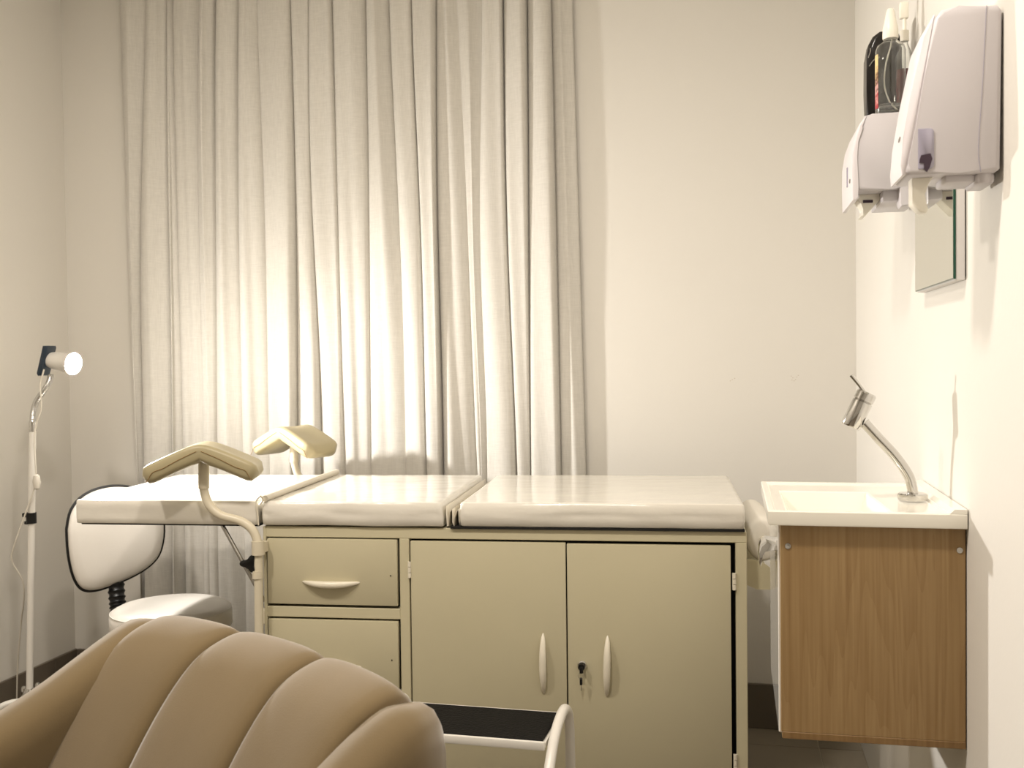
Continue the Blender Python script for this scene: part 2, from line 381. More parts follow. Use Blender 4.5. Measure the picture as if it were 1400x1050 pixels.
def pad(name, u0, u1, v0, v1, z0, z1, rad, seed, wr=.0025, slope_r=0):
    bm = BM(); nu = max(10, int((u1-u0)/.018)); nv = int((v1-v0)/.02); nz = 6
    # subdivided rounded box with vinyl wrinkles
    def P(u, v, z):
        p = Vector((u, v, z)); lo = Vector((u0+rad, v0+rad, z0+rad)); hi = Vector((u1-rad, v1-rad, z1-rad))
        c = Vector((min(max(p.x, lo.x), hi.x), min(max(p.y, lo.y), hi.y), min(max(p.z, lo.z), hi.z)))
        d = p-c
        if d.length > 1e-9: p = c+d.normalized()*rad
        side = max(0, 1-abs((z-(z0+z1)/2)/((z1-z0)/2)))
        n = noise.noise(Vector((u*7+seed, v*7, z*18)))*1.0 + .6*noise.noise(Vector((u*22+z*30, v*22+z*30, z*35+seed)))
        edge = min(1, min(abs(u-u0), abs(u1-u))/.03+.2)
        s = wr*n*edge
        nn = d.normalized() if d.length > 1e-9 else Vector((0, 0, 1))
        return p+nn*(s*(.35+side) - .0012)
    grid = {}
    def V(i, j, k):
        if (i, j, k) not in grid:
            grid[(i, j, k)] = bm.verts.new(P(cs(u0, u1, i/nu), cs(v0, v1, j/nv), cs(z0, z1, k/nz)))
        return grid[(i, j, k)]
    def cs(a, b, t):  # denser near the borders
        L = b-a; f = min(.35, 2.2*rad/L)
        if t < .15: return a+L*f*(t/.15)**1.0
        if t > .85: return b-L*f*((1-t)/.15)
        return a+L*(f+(1-2*f)*(t-.15)/.7)
    for i in range(nu):
        for j in range(nv):
            for k in (0, nz): bm.faces.new((V(i, j, k), V(i+1, j, k), V(i+1, j+1, k), V(i, j+1, k)))
    for i in range(nu):
        for k in range(nz):
            for j in (0, nv): bm.faces.new((V(i, j, k), V(i+1, j, k), V(i+1, j, k+1), V(i, j, k+1)))
    for j in range(nv):
        for k in range(nz):
            for i in (0, nu): bm.faces.new((V(i, j, k), V(i, j+1, k), V(i, j+1, k+1), V(i, j, k+1)))
    if slope_r:
        for v in bm.verts:
            if v.co.x > u1-.06: v.co.x += slope_r*(1-(v.co.z-z0)/(z1-z0))*min(1, (v.co.x-u1+.06)/.05)
    return obj(name, bm, 'vinyl', T, 60)
pad('leg_rest_cushion', -1.778, -1.262, 0, .62, .784, .850, .007, 1, .0012)
pad('seat_cushion', -1.253, -.765, 0, .632, .784, .850, .010, 2, .0040, .006)
pad('back_cushion', -.722, 0, 0, .634, .7853, .851, .012, 3, .0028)
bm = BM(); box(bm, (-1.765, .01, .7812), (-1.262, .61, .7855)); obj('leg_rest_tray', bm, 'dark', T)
bm = BM(); box(bm, (-.745, .004, .7815), (-.003, .625, .787)); obj('back_gap_shade', bm, 'dark', T)  # near-black strip stands in for the shaded gap below the back cushion
# crumpled vinyl between seat and back cushions
bm = BM(); prof = [(-.757, .838), (-.754, .787), (-.750, .786), (-.747, .822), (-.742, .830), (-.741, .795), (-.735, .786), (-.7345, .806), (-.728, .824), (-.726, .829), (-.724, .800), (-.722, .787)]
nv = 14; th = .0009; rows = []
for j in range(nv+1):
    v = .012+.6*j/nv; rows.append([bm.verts.new((a+.003*noise.noise(Vector((i*1.3, v*9, 0))), v, min(.84, b+.003*noise.noise(Vector((i*.9, v*8, 4)))))) for i, (a, b) in enumerate(prof)])
for A, B in zip(rows, rows[1:]):
    for k in range(len(prof)-1): bm.faces.new((A[k], A[k+1], B[k+1], B[k]))
o = obj('crumpled_gap_vinyl', bm, 'vinyl_fold', T, 40); so = o.modifiers.new('s', 'SOLIDIFY'); so.thickness = .0015
# rolled flap between leg rest and seat
bm = BM(); tube(bm, smooth_path([(-1.2575, -.004, .786), (-1.259, -.005, .82), (-1.262, -.006, .848), (-1.250, -.007, .863), (-1.243, -.006, .853), (-1.254, -.005, .840)], 5), .0022, 6)
tube(bm, [(-1.240, .0, .856), (-1.241, .2, .857), (-1.243, .4, .857), (-1.245, .632, .856)], [.0085, .009, .009, .010], 14)
obj('rolled_flap', bm, 'vinyl_fold', T)
# strut and bracket under the leg rest
for v in (.03, .58):
    bm = BM(); tube(bm, [(-1.374, v, .783), (-1.258, v, .576)], .0055, 10); obj('strut', bm, 'steel', T)
bm = BM(); box(bm, (-1.279, .02, .518), (-1.252, .045, .556), .002, 1); obj('strut_bracket', bm, 'stirrup_paint', T)
# roll bracket at head end
bm = BM()
for v in (.10, .50): prism(bm, [(.002, .697), (.038, .692), (.058, .682), (.085, .660), (.085, .618), (.035, .618), (.002, .632)], 'y', v, v+.004)
box(bm, (.030, .104, .618), (.085, .50, .622)); obj('roll_bracket', bm, 'trim_paint', T)

def stirrup(v, rot, side):
    # rod is the part; sleeve, clamp, knob and the two padded wings hang off it
    s = side
    bm = BM(); tube(bm, smooth_path([(-1.399, v, .90), (-1.398, v, .878), (-1.386, v, .843), (-1.354, v, .815), (-1.300, v, .800), (-1.268, v, .778), (-1.2535, v, .745), (-1.252, v, .715)], 6)+[Vector((-1.2545, v, .47)), Vector((-1.2545, v, .14))], .0115, 14)
    rod = obj('stirrup', bm, 'stirrup_paint', T)
    bm = BM(); tube(bm, [(-1.397, v, .972), (-1.399, v, .885)], .0142, 14); obj('sleeve', bm, 'stirrup_paint', rod)
    bm = BM(); lathe(bm, [(.017, 0), (.017, .036)], 16, (-1.252, v, .712)); box(bm, (-1.252, min(v, v+.03*s), .716), (-1.236, max(v, v+.03*s), .744), .001, 1); obj('clamp', bm, 'stirrup_paint', rod)
    bm = BM(); lathe(bm, [(.0145, 0), (.0145, .02)], 16, (-1.2545, v, .650)); obj('lower_collar', bm, 'stirrup_paint', rod)
    bm = BM(); n = 36; c = Vector((-1.275, v-.004*s, .689)); prof = []
    for k in range(n):
        a = 2*math.pi*k/n; r_ = .0175+.0085*math.cos(3*(a-R(180))); prof.append((c.x+r_*math.cos(a), c.z+r_*math.sin(a)))
    prism(bm, prof, 'y', c.y-.007, c.y+.007, .003, 2); tube(bm, [(c.x, c.y, c.z), (-1.2545, v, .688)], .005, 8)
    obj('knob', bm, 'black', rod)
    # pad: two wings, rounded, slightly dished
    bm = BM(); n = 26; W = .14; WL = .147 if s > 0 else .138; sec = []
    zc = 1.012
    for i in range(n+1):
        t = -1+2*i/n; a = abs(t); x = t*WL
        drop = .062*(a**1.15); 
        tt = .027*(1 if a < .86 else math.sqrt(max(.05, 1-((a-.86)/.14)**2)))
        wv = W/2*(1 if a < .8 else .62+.38*math.sqrt(max(0, 1-((a-.8)/.2)**2)))
        ring = []
        for k in range(24):
            an = 2*math.pi*k/24; cx, sn = math.cos(an), math.sin(an)
            px = math.copysign(abs(cx)**.35, cx)*wv; pz = math.copysign(abs(sn)**.55, sn)*tt
            if sn > 0: pz -= .010*(1-(px/wv)**2)
            if abs(t) < .06: pz *= .93
            ring.append(bm.verts.new((x + .35*pz*(1 if t > 0 else -1)*min(1, a*6), px, zc-.026-drop+pz)))
        sec.append(ring)
    for A, B in zip(sec, sec[1:]):
        for k in range(24): bm.faces.new((A[k], A[(k+1) % 24], B[(k+1) % 24], B[k]))
    bm.faces.new(sec[0]); bm.faces.new(sec[-1])
    rm = Matrix.Rotation(rot, 4, 'Z')
    for q in bm.verts: q.co = rm @ q.co + Vector((-1.397, v, 0))
    obj('pad', bm, 'pad_vinyl', rod, 55)
    bm = BM()
    for sg in (-1, 1):
        pts = [(sg*x_, -W/2-.0005, zc-.026-.062*((x_/WL)**1.15)+dz) for x_, dz in ((.006, .004), (.05, .0), (.09, -.004), (.115, -.002), (.125, -.012), (.132, -.018))]
        tube(bm, [rm @ Vector(p) + Vector((-1.397, v, 0)) for p in smooth_path(pts, 4)], .0009, 6)
    obj('pad_seam', bm, 'seam', rod)
    return rod
stirrup(-.022, R(14), 1)
stirrup(.665, R(-27), -1)

# exam paper roll at the head end
a = T; PRm = Matrix.Translation((.033, 2.63, 0)) @ Matrix.Rotation(TA, 4, 'Z')
t = thing('paper_roll', 'white roll in creased cover resting on the bracket between exam table and vanity', 'paper roll', PRm @ Vector((.052, .12, .742)), TA)
bm = BM(); lathe(bm, [(.012, 0), (.036, .0), (.042, .006), (.044, .03), (.042, .15), (.044, .30), (.042, .36), (.012, .37)], 32, (0, 0, 0), (0, 1, 0))
for q in bm.verts: q.co += q.co.normalized()*.004*noise.noise(q.co*18); q.co.z *= 1.32
obj('roll', bm, 'paper', t, 60)
bm = BM(); tube(bm, [(0, -.008, 0), (0, .385, 0)], .010, 16); obj('core', bm, 'handle_paint', t)

# ================================================================ STEP STOOL
S = thing('step_stool', 'white tubular step stool with black rubber tread in front of the exam table', 'step stool', (-.572, 2.262, 0), R(-2))
bm = BM(); box(bm, (-.176, -.088, .398), (.176, .092, .404), .002, 1); obj('tread', bm, 'rubber', S)
bm = BM(); box(bm, (-.182, -.098, .384), (.182, -.088, .403), .003, 2); box(bm, (-.182, .092, .384), (.182, .099, .403), .003, 2); box(bm, (-.182, -.09, .388), (.182, .094, .398)); obj('tread_frame', bm, 'white_metal', S)
for sx in (-1, 1):
    bm = BM(); X = .196*sx
    tube(bm, smooth_path([(X, .125, .012), (X, .12, .30), (X, .108, .385), (X, .07, .420), (X, .02, .424), (X, -.05, .405), (X, -.115, .355), (X, -.20, .255), (X, -.33, .19), (X, -.40, .13), (X, -.42, .012)], 6), .0115, 14)
    tube(bm, [(X, .119, .17), (X, -.36, .17)], .008, 10)
    tb = obj('side_frame', bm, 'white_metal', S)
    for y in (.125, -.42):
        bm = BM(); lathe(bm, [(.015, 0), (.014, .025)], 14, (X, y, 0)); obj('foot', bm, 'black', tb)
bm = BM(); box(bm, (-.182, -.37, .180), (.182, -.22, .186)); obj('lower_tread', bm, 'rubber', S)
bm = BM(); box(bm, (-.188, -.378, .168), (.188, -.37, .186), .002, 1); box(bm, (-.188, -.22, .168), (.188, -.213, .186), .002, 1); box(bm, (-.188, -.37, .172), (.188, -.22, .18)); obj('lower_tread_frame', bm, 'white_metal', S)

# ================================================================ VANITY, BASIN, FAUCET
V = thing('vanity_cabinet', 'small wall-hung wood-grain vanity cabinet with glossy white front on the right wall', 'cabinet', (0, 0, 0))
bm = BM(); box(bm, (.0815, 1.880, .556), (.386, 1.892, .9225), .0008, 1); obj('side_panel', bm, 'wood', V)
bm = BM(); box(bm, (.0885, 2.270, .556), (.386, 2.282, .9225)); box(bm, (.374, 1.892, .556), (.386, 2.27, .9225)); obj('back_panels', bm, 'wood', V)
bm = BM(); box(bm, (.0835, 1.879, .544), (.386, 2.284, .5560), .0008, 1); obj('bottom_panel', bm, wood('oak_edge_laminate', '6b4c28', '8f7248'), V)
bm = BM(); box(bm, (.0780, 1.8925, .550), (.0880, 2.283, .9195), .0012, 1); dv = obj('door', bm, 'gloss_white', V)
bm = BM(); tube(bm, smooth_path([(.074, 1.95, .872), (.058, 1.95, .878), (.050, 1.95, .868), (.048, 1.95, .85), (.051, 1.95, .835)], 5), .0022, 8)
pr = [(.0795, .8755), (.060, .8785), (.0515, .872), (.047, .860), (.0465, .842), (.0495, .835), (.0515, .842), (.0525, .856), (.057, .864), (.0795, .866)]
bm.free(); bm = BM(); prism(bm, pr, 'y', 1.935, 2.02, .0012, 2); obj('handle', bm, 'chrome', dv)
for xx in (.0945, .3765):
    bm = BM(); lathe(bm, [(.0055, 0), (.005, .0012), (.003, .0012), (0, .0004)], 16, (xx, 1.880, .884), (0, -1, 0)); obj('screw', bm, 'steel', V)
# basin
Bn = thing('wash_basin', 'white rectangular resin wash basin on top of the wood-grain vanity', 'wash basin', (0, 0, 0))
bm = BM(); X0, X1, Y0, Y1 = .0605, .386, 1.865, 2.296; Z1 = .948; Z0 = .9225
bx0, bx1, by0, by1 = .0915, .272, 1.886, 2.168
outer = [(X0, Y0), (X1, Y0), (X1, Y1), (X0, Y1)]
def ring(poly, z): return [bm.verts.new((p[0], p[1], z)) for p in poly]
rr = []
rr.append(ring([(X0+.03, Y0+.014), (X1-.005, Y0+.014), (X1-.005, Y1-.01), (X0+.03, Y1-.01)], Z0))
rr.append(ring([(X0+.002, Y0+.001), (X1, Y0+.001), (X1, Y1), (X0+.002, Y1)], Z0))
rr.append(ring([(X0, Y0), (X1, Y0), (X1, Y1), (X0, Y1)], Z0+.003))
rr.append(ring([(X0, Y0), (X1, Y0), (X1, Y1), (X0, Y1)], Z1-.002))
rr.append(ring([(X0+.002, Y0+.002), (X1-.002, Y0+.002), (X1-.002, Y1-.002), (X0+.002, Y1-.002)], Z1))
rr.append(ring([(X0+.010, Y0+.008), (X1-.03, Y0+.008), (X1-.03, Y1-.014), (X0+.010, Y1-.014)], Z1))
rr.append(ring([(X0+.014, Y0+.012), (X1-.034, Y0+.012), (X1-.034, Y1-.018), (X0+.014, Y1-.018)], Z1-.003))
rr.append(ring([(bx0, by0), (bx1, by0), (bx1-.01, by1), (bx0, by1)], Z1-.0035))
rr.append(ring([(bx0+.003, by0+.003), (bx1-.003, by0+.003), (bx1-.013, by1-.003), (bx0+.003, by1-.003)], Z1-.006))
rr.append(ring([(bx0+.030, by0+.012), (bx1-.020, by0+.012), (bx1-.030, by1-.025), (bx0+.030, by1-.025)], Z1-.055))
for A, B in zip(rr, rr[1:]):
    for k in range(4): bm.faces.new((A[k], A[(k+1) % 4], B[(k+1) % 4], B[k]))
bm.faces.new(rr[-1]); obj('bowl', bm, 'ceramic', Bn, 20)
bm = BM(); prism(bm, [(.358, .9475), (.386, .9475), (.386, .955), (.366, .955), (.362, .951)], 'y', Y0+.0005, Y1, 0); obj('rear_lip', bm, 'ceramic', Bn)
bm = BM(); lathe(bm, [(.020, .0), (.020, .002), (.014, .003), (.012, -.001), (0, -.001)], 24, (.175, 2.03, Z1-.0545)); obj('drain', bm, 'chrome', Bn)
# faucet
Fa = thing('faucet', 'chrome cylindrical faucet with slanted neck standing on the white basin', 'faucet', (.3262, 2.035, .948))
bm = BM(); lathe(bm, [(.0255, 0), (.0265, .003), (.0265, .010), (.024, .0125), (0, .0125)], 36); obj('base_flange', bm, 'chrome', Fa)
bm = BM(); tube(bm, smooth_path([(0, 0, .008), (-.001, 0, .022), (-.008, 0, .046), (-.031, 0, .081), (-.060, 0, .114), (-.0845, 0, .1425)], 7), .0095, 22); obj('neck', bm, 'chrome', Fa)
hx, hz = -.110, .135; ax = Vector((.43, 0, .90)).normalized(); o0 = Vector((hx, 0, hz))+Vector((.000, 0, -.0))
bm = BM(); lathe(bm, [(.012, .004), (.0165, 0), (.0185, .003), (.0185, .051), (.0165, .053), (.0185, .055), (.0185, .068), (.016, .071), (0, .071)], 36, o0, ax); obj('spout_body', bm, 'chrome', Fa)
bm = BM(); b0 = o0+ax*.066; tube(bm, [b0, b0+Vector((-.012, 0, .018)), b0+Vector((-.0265, 0, .037))], [.0035, .0032, .0038], 12); obj('lever', bm, 'chrome', Fa)

# ================================================================ MIRROR
Mi = thing('wall_mirror', 'narrow frameless wall mirror with green glass edge below the dispensers', 'mirror', (.388, 0, 0))
bm = BM(); box(bm, (-.0168, 1.882, 1.3415), (-.0022, 2.254, 1.68), .0005, 1); obj('backing_board', bm, 'mirror_frame', Mi)
bm = BM(); box(bm, (-.0022, 1.886, 1.347), (0, 2.25, 1.675)); obj('wall_gap_shade', bm, 'dark', Mi)  # dark fill painted as the shade in the gap between mirror and wall
bm = BM(); box(bm, (-.0208, 1.881, 1.3435), (-.0169, 2.252, 1.68)); obj('glass_edge', bm, 'glass_edge', Mi)
bm = BM(); box(bm, (-.0215, 1.8825, 1.345), (-.0209, 2.2505, 1.679)); obj('mirror_glass', bm, 'mirror', Mi)

# ================================================================ DISPENSERS
def soap_dispenser(name, label, loc, prof, yw, slot, seam, lever_x):
    """prof: closed (x,z) outline seen from the side, x = distance out from the wall (negative)"""
    t = thing(name, label, 'dispenser', loc)
    bm = BM(); cut = seam
    prism(bm, prof, 'y', 0, yw, .007, 3); o_ = obj('body', bm, 'dispenser', t, 50)
    return t, o_
D1 = [(-.003, .008), (-.0, .235), (-.006, .244), (-.060, .246), (-.082, .243), (-.092, .232), (-.106, .150), (-.1185, .075), (-.130, .022), (-.134, .010), (-.128, .004), (-.060, .004), (-.010, .003)]
t, bd = soap_dispenser('soap_dispenser', 'tall white wall soap dispenser nearest the camera, with small side window', (.386, 1.632, 1.477), D1, .115, 1, .3, 0)
bm = BM(); prism(bm, [(-.0935, .236), (-.0900, .238), (-.1040, .150), (-.1165, .075), (-.1290, .018), (-.1325, .006), (-.1385, .004), (-.1395, .02), (-.136, .060), (-.126, .120), (-.1085, .205)], 'y', .004, .111, .002, 2); obj('front_cover', bm, 'dispenser_front', t, 50)
def rr_poly(x0, x1, z0, z1, r_, corners=(1, 1, 1, 1), n=5):
    out = []
    for (cx, cz, a0, on) in ((x1-r_, z0+r_, -90, corners[0]), (x1-r_, z1-r_, 0, corners[1]), (x0+r_, z1-r_, 90, corners[2]), (x0+r_, z0+r_, 180, corners[3])):
        if on:
            for k in range(n+1):
                a = R(a0+90*k/n); out.append((cx+r_*math.cos(a), cz+r_*math.sin(a)))
        else: out.append((cx+r_*(1 if a0 in (-90, 0) else -1), cz+r_*(1 if a0 in (0, 90) else -1)))
    return out
bm = BM(); prism(bm, rr_poly(-.116, -.094, .012, .071, .006, (1, 1, 0, 0)), 'y', -.0012, .004, .0006, 1); obj('side_window', bm, 'window_smoke', t, 50)
bm = BM(); prism(bm, [(-.114, .026), (-.112, .032), (-.099, .034), (-.0965, .026), (-.100, .014), (-.104, .007), (-.108, .012), (-.108, .020), (-.1145, .021)], 'y', -.0022, .0, 0); obj('refill', bm, 'gel', t, 50)
bm = BM(); tube(bm, smooth_path([(-.030, -.0002, .004), (-.033, -.0002, .04), (-.028, -.0002, .12), (-.024, -.0002, .20), (-.022, -.0002, .243)], 5), .0005, 6); obj('side_seam', bm, 'dark' if 0 else 'window_smoke', t)
bm = BM(); box(bm, (-.075, .02, -.006), (-.012, .095, .006), .003, 2); lathe(bm, [(.010, -.010), (.012, .004)], 18, (-.022, .02, 0)); box(bm, (-.034, .012, -.011), (-.008, .09, .004), .004, 2); obj('mount_foot', bm, 'dispenser', t, 50)
bm = BM(); prism(bm, [(-.120, .005), (-.120, -.034), (-.108, -.047), (-.099, -.048), (-.0965, -.042), (-.103, -.020), (-.098, -.004), (-.088, .005)], 'y', .030, .062, .002, 2); obj('push_lever', bm, 'lever', t, 50)
bm = BM(); tube(bm, [(-.1385, .03, .058), (-.1365, .03, .066), (-.1375, .035, .062)], .0010, 6); obj('arrow_mark', bm, 'label_grey', t)

D2 = [(-.0, .005), (-.0, .150), (-.006, .155), (-.100, .1525), (-.1135, .150), (-.124, .128), (-.130, .10), (-.1325, .070), (-.134, .030), (-.132, .006), (-.126, .000), (-.060, .000)]
t2, bd2 = soap_dispenser('hand_gel_dispenser', 'low white wall dispenser carrying bottles on its top, behind the tall one', (.386, 2.262, 1.555), [(a_*1.01, b_*1.02) for a_, b_ in D2], .200, 1, .3, 0)
bm = BM(); prism(bm, [(-.1110, .1515), (-.122, .128), (-.128, .10), (-.1305, .07), (-.131, .010), (-.126, -.014), (-.132, -.020), (-.1395, -.020), (-.1405, .03), (-.1395, .075), (-.134, .110), (-.124, .138)], 'y', -.003, .203, .003, 2); obj('front_cover', bm, 'dispenser_front', t2, 50)
bm = BM(); box(bm, (-.1425, .08, .02), (-.139, .088, .062), .001, 1); obj('level_slot', bm, 'window_smoke', t2)
bm = BM(); tube(bm, [(-.142, .03, .020), (-.1415, .03, .028), (-.142, .036, .024)], .0010, 6); obj('arrow_mark', bm, 'label_grey', t2)
bm = BM(); box(bm, (-.078, .02, -.022), (-.006, .20, .002), .003, 2); obj('mount_foot', bm, 'dispenser', t2)
bm = BM(); prism(bm, [(-.130, .001), (-.078, .001), (-.074, -.008), (-.092, -.028), (-.108, -.046), (-.116, -.046), (-.108, -.030), (-.120, -.016)], 'y', .06, .12, .003, 2); obj('push_lever', bm, 'lever', t2, 50)
bm = BM(); box(bm, (-.112, .0585, -.018), (-.092, .0605, -.012), 0); obj('lever_slot', bm, 'gel', t2)
bm = BM(); prism(bm, [(-.047, .006), (-.047, -.030), (-.044, -.036), (-.026, -.034), (-.026, .006)], 'y', .0, .05, .002, 1); obj('side_foot', bm, 'dispenser', t2)
zt = 1.555+.1530*1.02+.002
# bottles
t = thing('black_bottle', 'black plastic bottle with curved shoulder, leftmost on the low dispenser', 'bottle', (.321, 2.380, zt))
bm = BM(); n = 22; prof = [(-.026, 0), (-.031, .006), (-.032, .06), (-.031, .115), (-.027, .135), (-.018, .148), (-.004, .156), (.022, .157), (.036, .150), (.045, .13), (.047, .06), (.046, .006), (.041, 0)]
prof = [(a_, b_*1.28) for a_, b_ in prof]; prism(bm, prof, 'y', 0, .055, .010, 4); obj('body', bm, 'shampoo', t, 50)
bm = BM(); tube(bm, smooth_path([(-.026, -.001, .125), (-.018, -.0015, .136), (-.008, -.001, .143)], 6), .0012, 6); tube(bm, smooth_path([(-.028, -.001, .143), (-.024, -.0015, .155), (-.024, -.001, .163)], 6), .0010, 6); obj('printed_mark', bm, 'label_grey', t)
t = thing('spray_bottle', 'clear plastic spray bottle with pale nozzle cap standing on the low dispenser', 'bottle', (.327, 2.300, zt))
bm = BM(); lathe(bm, [(.027, 0), (.030, .003), (.030, .118), (.027, .127), (.017, .133), (.0135, .136), (.0135, .142)], 32, sx=1.0, sy=.9); bo = obj('body', bm, 'clear', t, 50)
so = bo.modifiers.new('s', 'SOLIDIFY'); so.thickness = .0012; so.offset = -1
bm = BM(); lathe(bm, [(.0150, .139), (.0158, .141), (.0150, .160), (.0125, .168), (.0085, .188), (.0060, .194), (0, .194)], 24)
for k in range(14):
    a = 2*math.pi*k/14; tube(bm, [(.0154*math.cos(a), .0154*math.sin(a), .142), (.0150*math.cos(a), .0150*math.sin(a), .158)], .0006, 5)
obj('nozzle_cap', bm, 'lever', t)
bm = BM(); tube(bm, smooth_path([(.003, 0, .138), (.0, 0, .125), (-.010, 0, .09), (-.012, 0, .055), (-.002, 0, .025), (.012, 0, .008)], 7), .0016, 8); obj('dip_tube', bm, 'straw', t)
bm = BM(); lathe(bm, [(.0, .0055), (.027, .0055), (.0275, .018), (.0265, .0185), (0, .0185)], 24, sy=.9); obj('rest_of_liquid', bm, mat('clear_liquid', (.9, .9, .86, 1), .05, trans=.9, ior=1.2), t)
bm = BM(); rows = []
for j in range(9):
    z = .012+.098*j/8; rows.append([bm.verts.new((.0305*math.cos(R(a)), .0305*.9*math.sin(R(a)), z)) for a in range(168, 216, 6)])
for A, B in zip(rows, rows[1:]):
    for k in range(len(A)-1): bm.faces.new((A[k], A[k+1], B[k+1], B[k]))
lm = bpy.data.materials.new('printed_label'); lm.use_nodes = True; N = lm.node_tree.nodes; L = lm.node_tree.links
tc = N.new('ShaderNodeTexCoord'); mp = N.new('ShaderNodeMapping'); mp.inputs['Scale'].default_value = (40, 40, 60); L.new(tc.outputs['Object'], mp.inputs[0])
ns = N.new('ShaderNodeTexNoise'); ns.inputs['Scale'].default_value = 2; L.new(mp.outputs[0], ns.inputs[0])
sx = N.new('ShaderNodeSeparateXYZ'); L.new(tc.outputs['Object'], sx.inputs[0])
ml = N.new('ShaderNodeMath'); ml.operation = 'MULTIPLY_ADD'; ml.inputs[1].default_value = 9; ml.inputs[2].default_value = -.35; L.new(sx.outputs[2], ml.inputs[0])
ad = N.new('ShaderNodeMath'); ad.operation = 'ADD'; L.new(ml.outputs[0], ad.inputs[0]); L.new(ns.outputs[0], ad.inputs[1])
ra = N.new('ShaderNodeValToRGB'); ra.color_ramp.elements[0].position = .3; ra.color_ramp.elements[0].color = srgb('a03038'); ra.color_ramp.elements[1].position = .95; ra.color_ramp.elements[1].color = srgb('e0c48a')
e = ra.color_ramp.elements.new(.55); e.color = srgb('d8a8a0'); e = ra.color_ramp.elements.new(.7); e.color = srgb('5a3020')
L.new(ad.outputs[0], ra.inputs[0]); L.new(ra.outputs[0], N['Principled BSDF'].inputs['Base Color'])
obj('label', bm, lm, t)
t = thing('pump_bottle', 'slim clear bottle with dark red liquid against the wall, half hidden by tall dispenser', 'bottle', (.3625, 2.352, zt))
bm = BM(); lathe(bm, [(.017, 0), (.018, .003), (.018, .12), (.011, .135), (.007, .145), (.007, .16)], 24); bo = obj('body', bm, 'clear', t, 50)
so = bo.modifiers.new('s', 'SOLIDIFY'); so.thickness = .001; so.offset = -1
bm = BM(); lathe(bm, [(0, .003), (.0162, .003), (.0162, .095), (0, .095)], 20); obj('liquid', bm, 'red', t)
bm = BM(); lathe(bm, [(.009, .15), (.009, .17), (.004, .172), (.004, .195)], 16); box(bm, (-.010, -.007, .193), (.008, .007, .225), .003, 2); obj('pump_head', bm, 'lever', t)
for n_, k_ in (('spray_bottle', 1.13), ('pump_bottle', 1.10)): bpy.data.objects[n_].scale = (1, 1, k_)
# small plaster repair marks on the back wall
for i, (pts, lab) in enumerate([([(.188, 1.149), (.193, 1.143), (.190, 1.136), (.197, 1.1335), (.2015, 1.138), (.205, 1.146), (.210, 1.151)], 'v-shaped'), ([(-.004, 1.135), (.002, 1.139), (.010, 1.143)], 'slanted')]):
    bm = BM()
    for q in pts:
        bmesh.ops.create_icosphere(bm, subdivisions=1, radius=.0012, matrix=Matrix.Translation((q[0], YB-.0004, q[1])) @ Matrix.Diagonal((1.6, .4, 1, 1)))
    o = obj('wall_chip', bm, 'plug'); o.parent = bpy.data.objects['wall_back']

# ================================================================ EXAMINATION LAMP
Lm = thing('examination_lamp', 'white pole examination lamp with chrome gooseneck and lit head by left wall', 'floor lamp', (-2.185, 2.90, 0))
def lp(x, z, y=0): return (x+2.185, y, z)
bm = BM(); tube(bm, [lp(-2.186, .165), lp(-2.152, 1.02)], .0105, 18); obj('pole', bm, 'white_metal', Lm)
bm = BM(); lathe(bm, [(.026, .14), (.026, .165), (.018, .172), (.013, .19)], 24, lp(-2.186, 0)); hub = obj('base_hub', bm, 'chrome', Lm)
for k in range(4):
    a = R(40+90*k); dx, dy = math.cos(a), math.sin(a)
    bm = BM(); tube(bm, smooth_path([lp(-2.186+.02*dx, .152, .02*dy), lp(-2.186+.08*dx, .145, .08*dy), lp(-2.186+.15*dx, .09, .15*dy), lp(-2.186+.18*dx, .03, .18*dy)], 5), .010, 12); lg = obj('leg', bm, 'white_metal', Lm)
    bm = BM(); lathe(bm, [(.020, -.011), (.024, -.006), (.024, .006), (.020, .011)], 18, lp(-2.186+.18*dx, .024, .18*dy), (-dy, dx, 0)); obj('caster', bm, 'black', lg)
for dx, zz in ((-.020, .178), (.030, .192)):
    bm = BM(); lathe(bm, [(.008, 0), (.008, .02), (.005, .026)], 12, lp(-2.186+dx, zz-.01)); obj('chrome_bolt', bm, 'chrome', Lm)
bm = BM(); lathe(bm, [(.0155, 0), (.0155, .034)], 18, lp(-2.1645, .715)); box(bm, lp(-2.190, .735, -.012), lp(-2.165, .748, .012), .002, 1); box(bm, lp(-2.186, .712, -.008), lp(-2.165, .722, .008), .002, 1); obj('pole_clamp', bm, 'black', Lm)
bm = BM(); lathe(bm, [(.0115, 0), (.0115, .03), (.009, .034)], 18, lp(-2.152, 1.005)); obj('chrome_ferrule', bm, 'chrome', Lm)
goose = smooth_path([lp(-2.152, 1.03), lp(-2.149, 1.065), lp(-2.136, 1.10), lp(-2.108, 1.135), lp(-2.090, 1.160), lp(-2.083, 1.185)], 14)
bm = BM(); tube(bm, goose, [.0084+(.0011 if k % 2 else 0) for k in range(len(goose))], 14); obj('gooseneck', bm, 'steel', Lm)
AX = LAMP_AX; hb = LAMP_POS-AX*.098-Vector((-2.185, 2.90, 0))
bm = BM(); lathe(bm, [(.014, 0), (.024, .004), (.027, .02), (.033, .098), (.0345, .100), (.0310, .100), (.030, .094), (0, .094)], 36, hb, AX); hd = obj('head', bm, 'white_metal', Lm, 50)
bm = BM(); lathe(bm, [(.0, .0955), (.0295, .0955), (.0285, .102), (.022, .1085), (.012, .111), (0, .112)], 32, hb, AX); obj('lit_lens', bm, 'bulb', hd)
bm = BM(); prism(bm, [(.006, .036), (.020, .036), (.022, .030), (-.004, -.056), (-.014, -.058), (-.018, -.050)], 'y', -.024, .024, .003, 2)
obj('rear_shield', bm, 'navy', hd, 50, loc=hb+Vector((-.006, -.01, .008)))
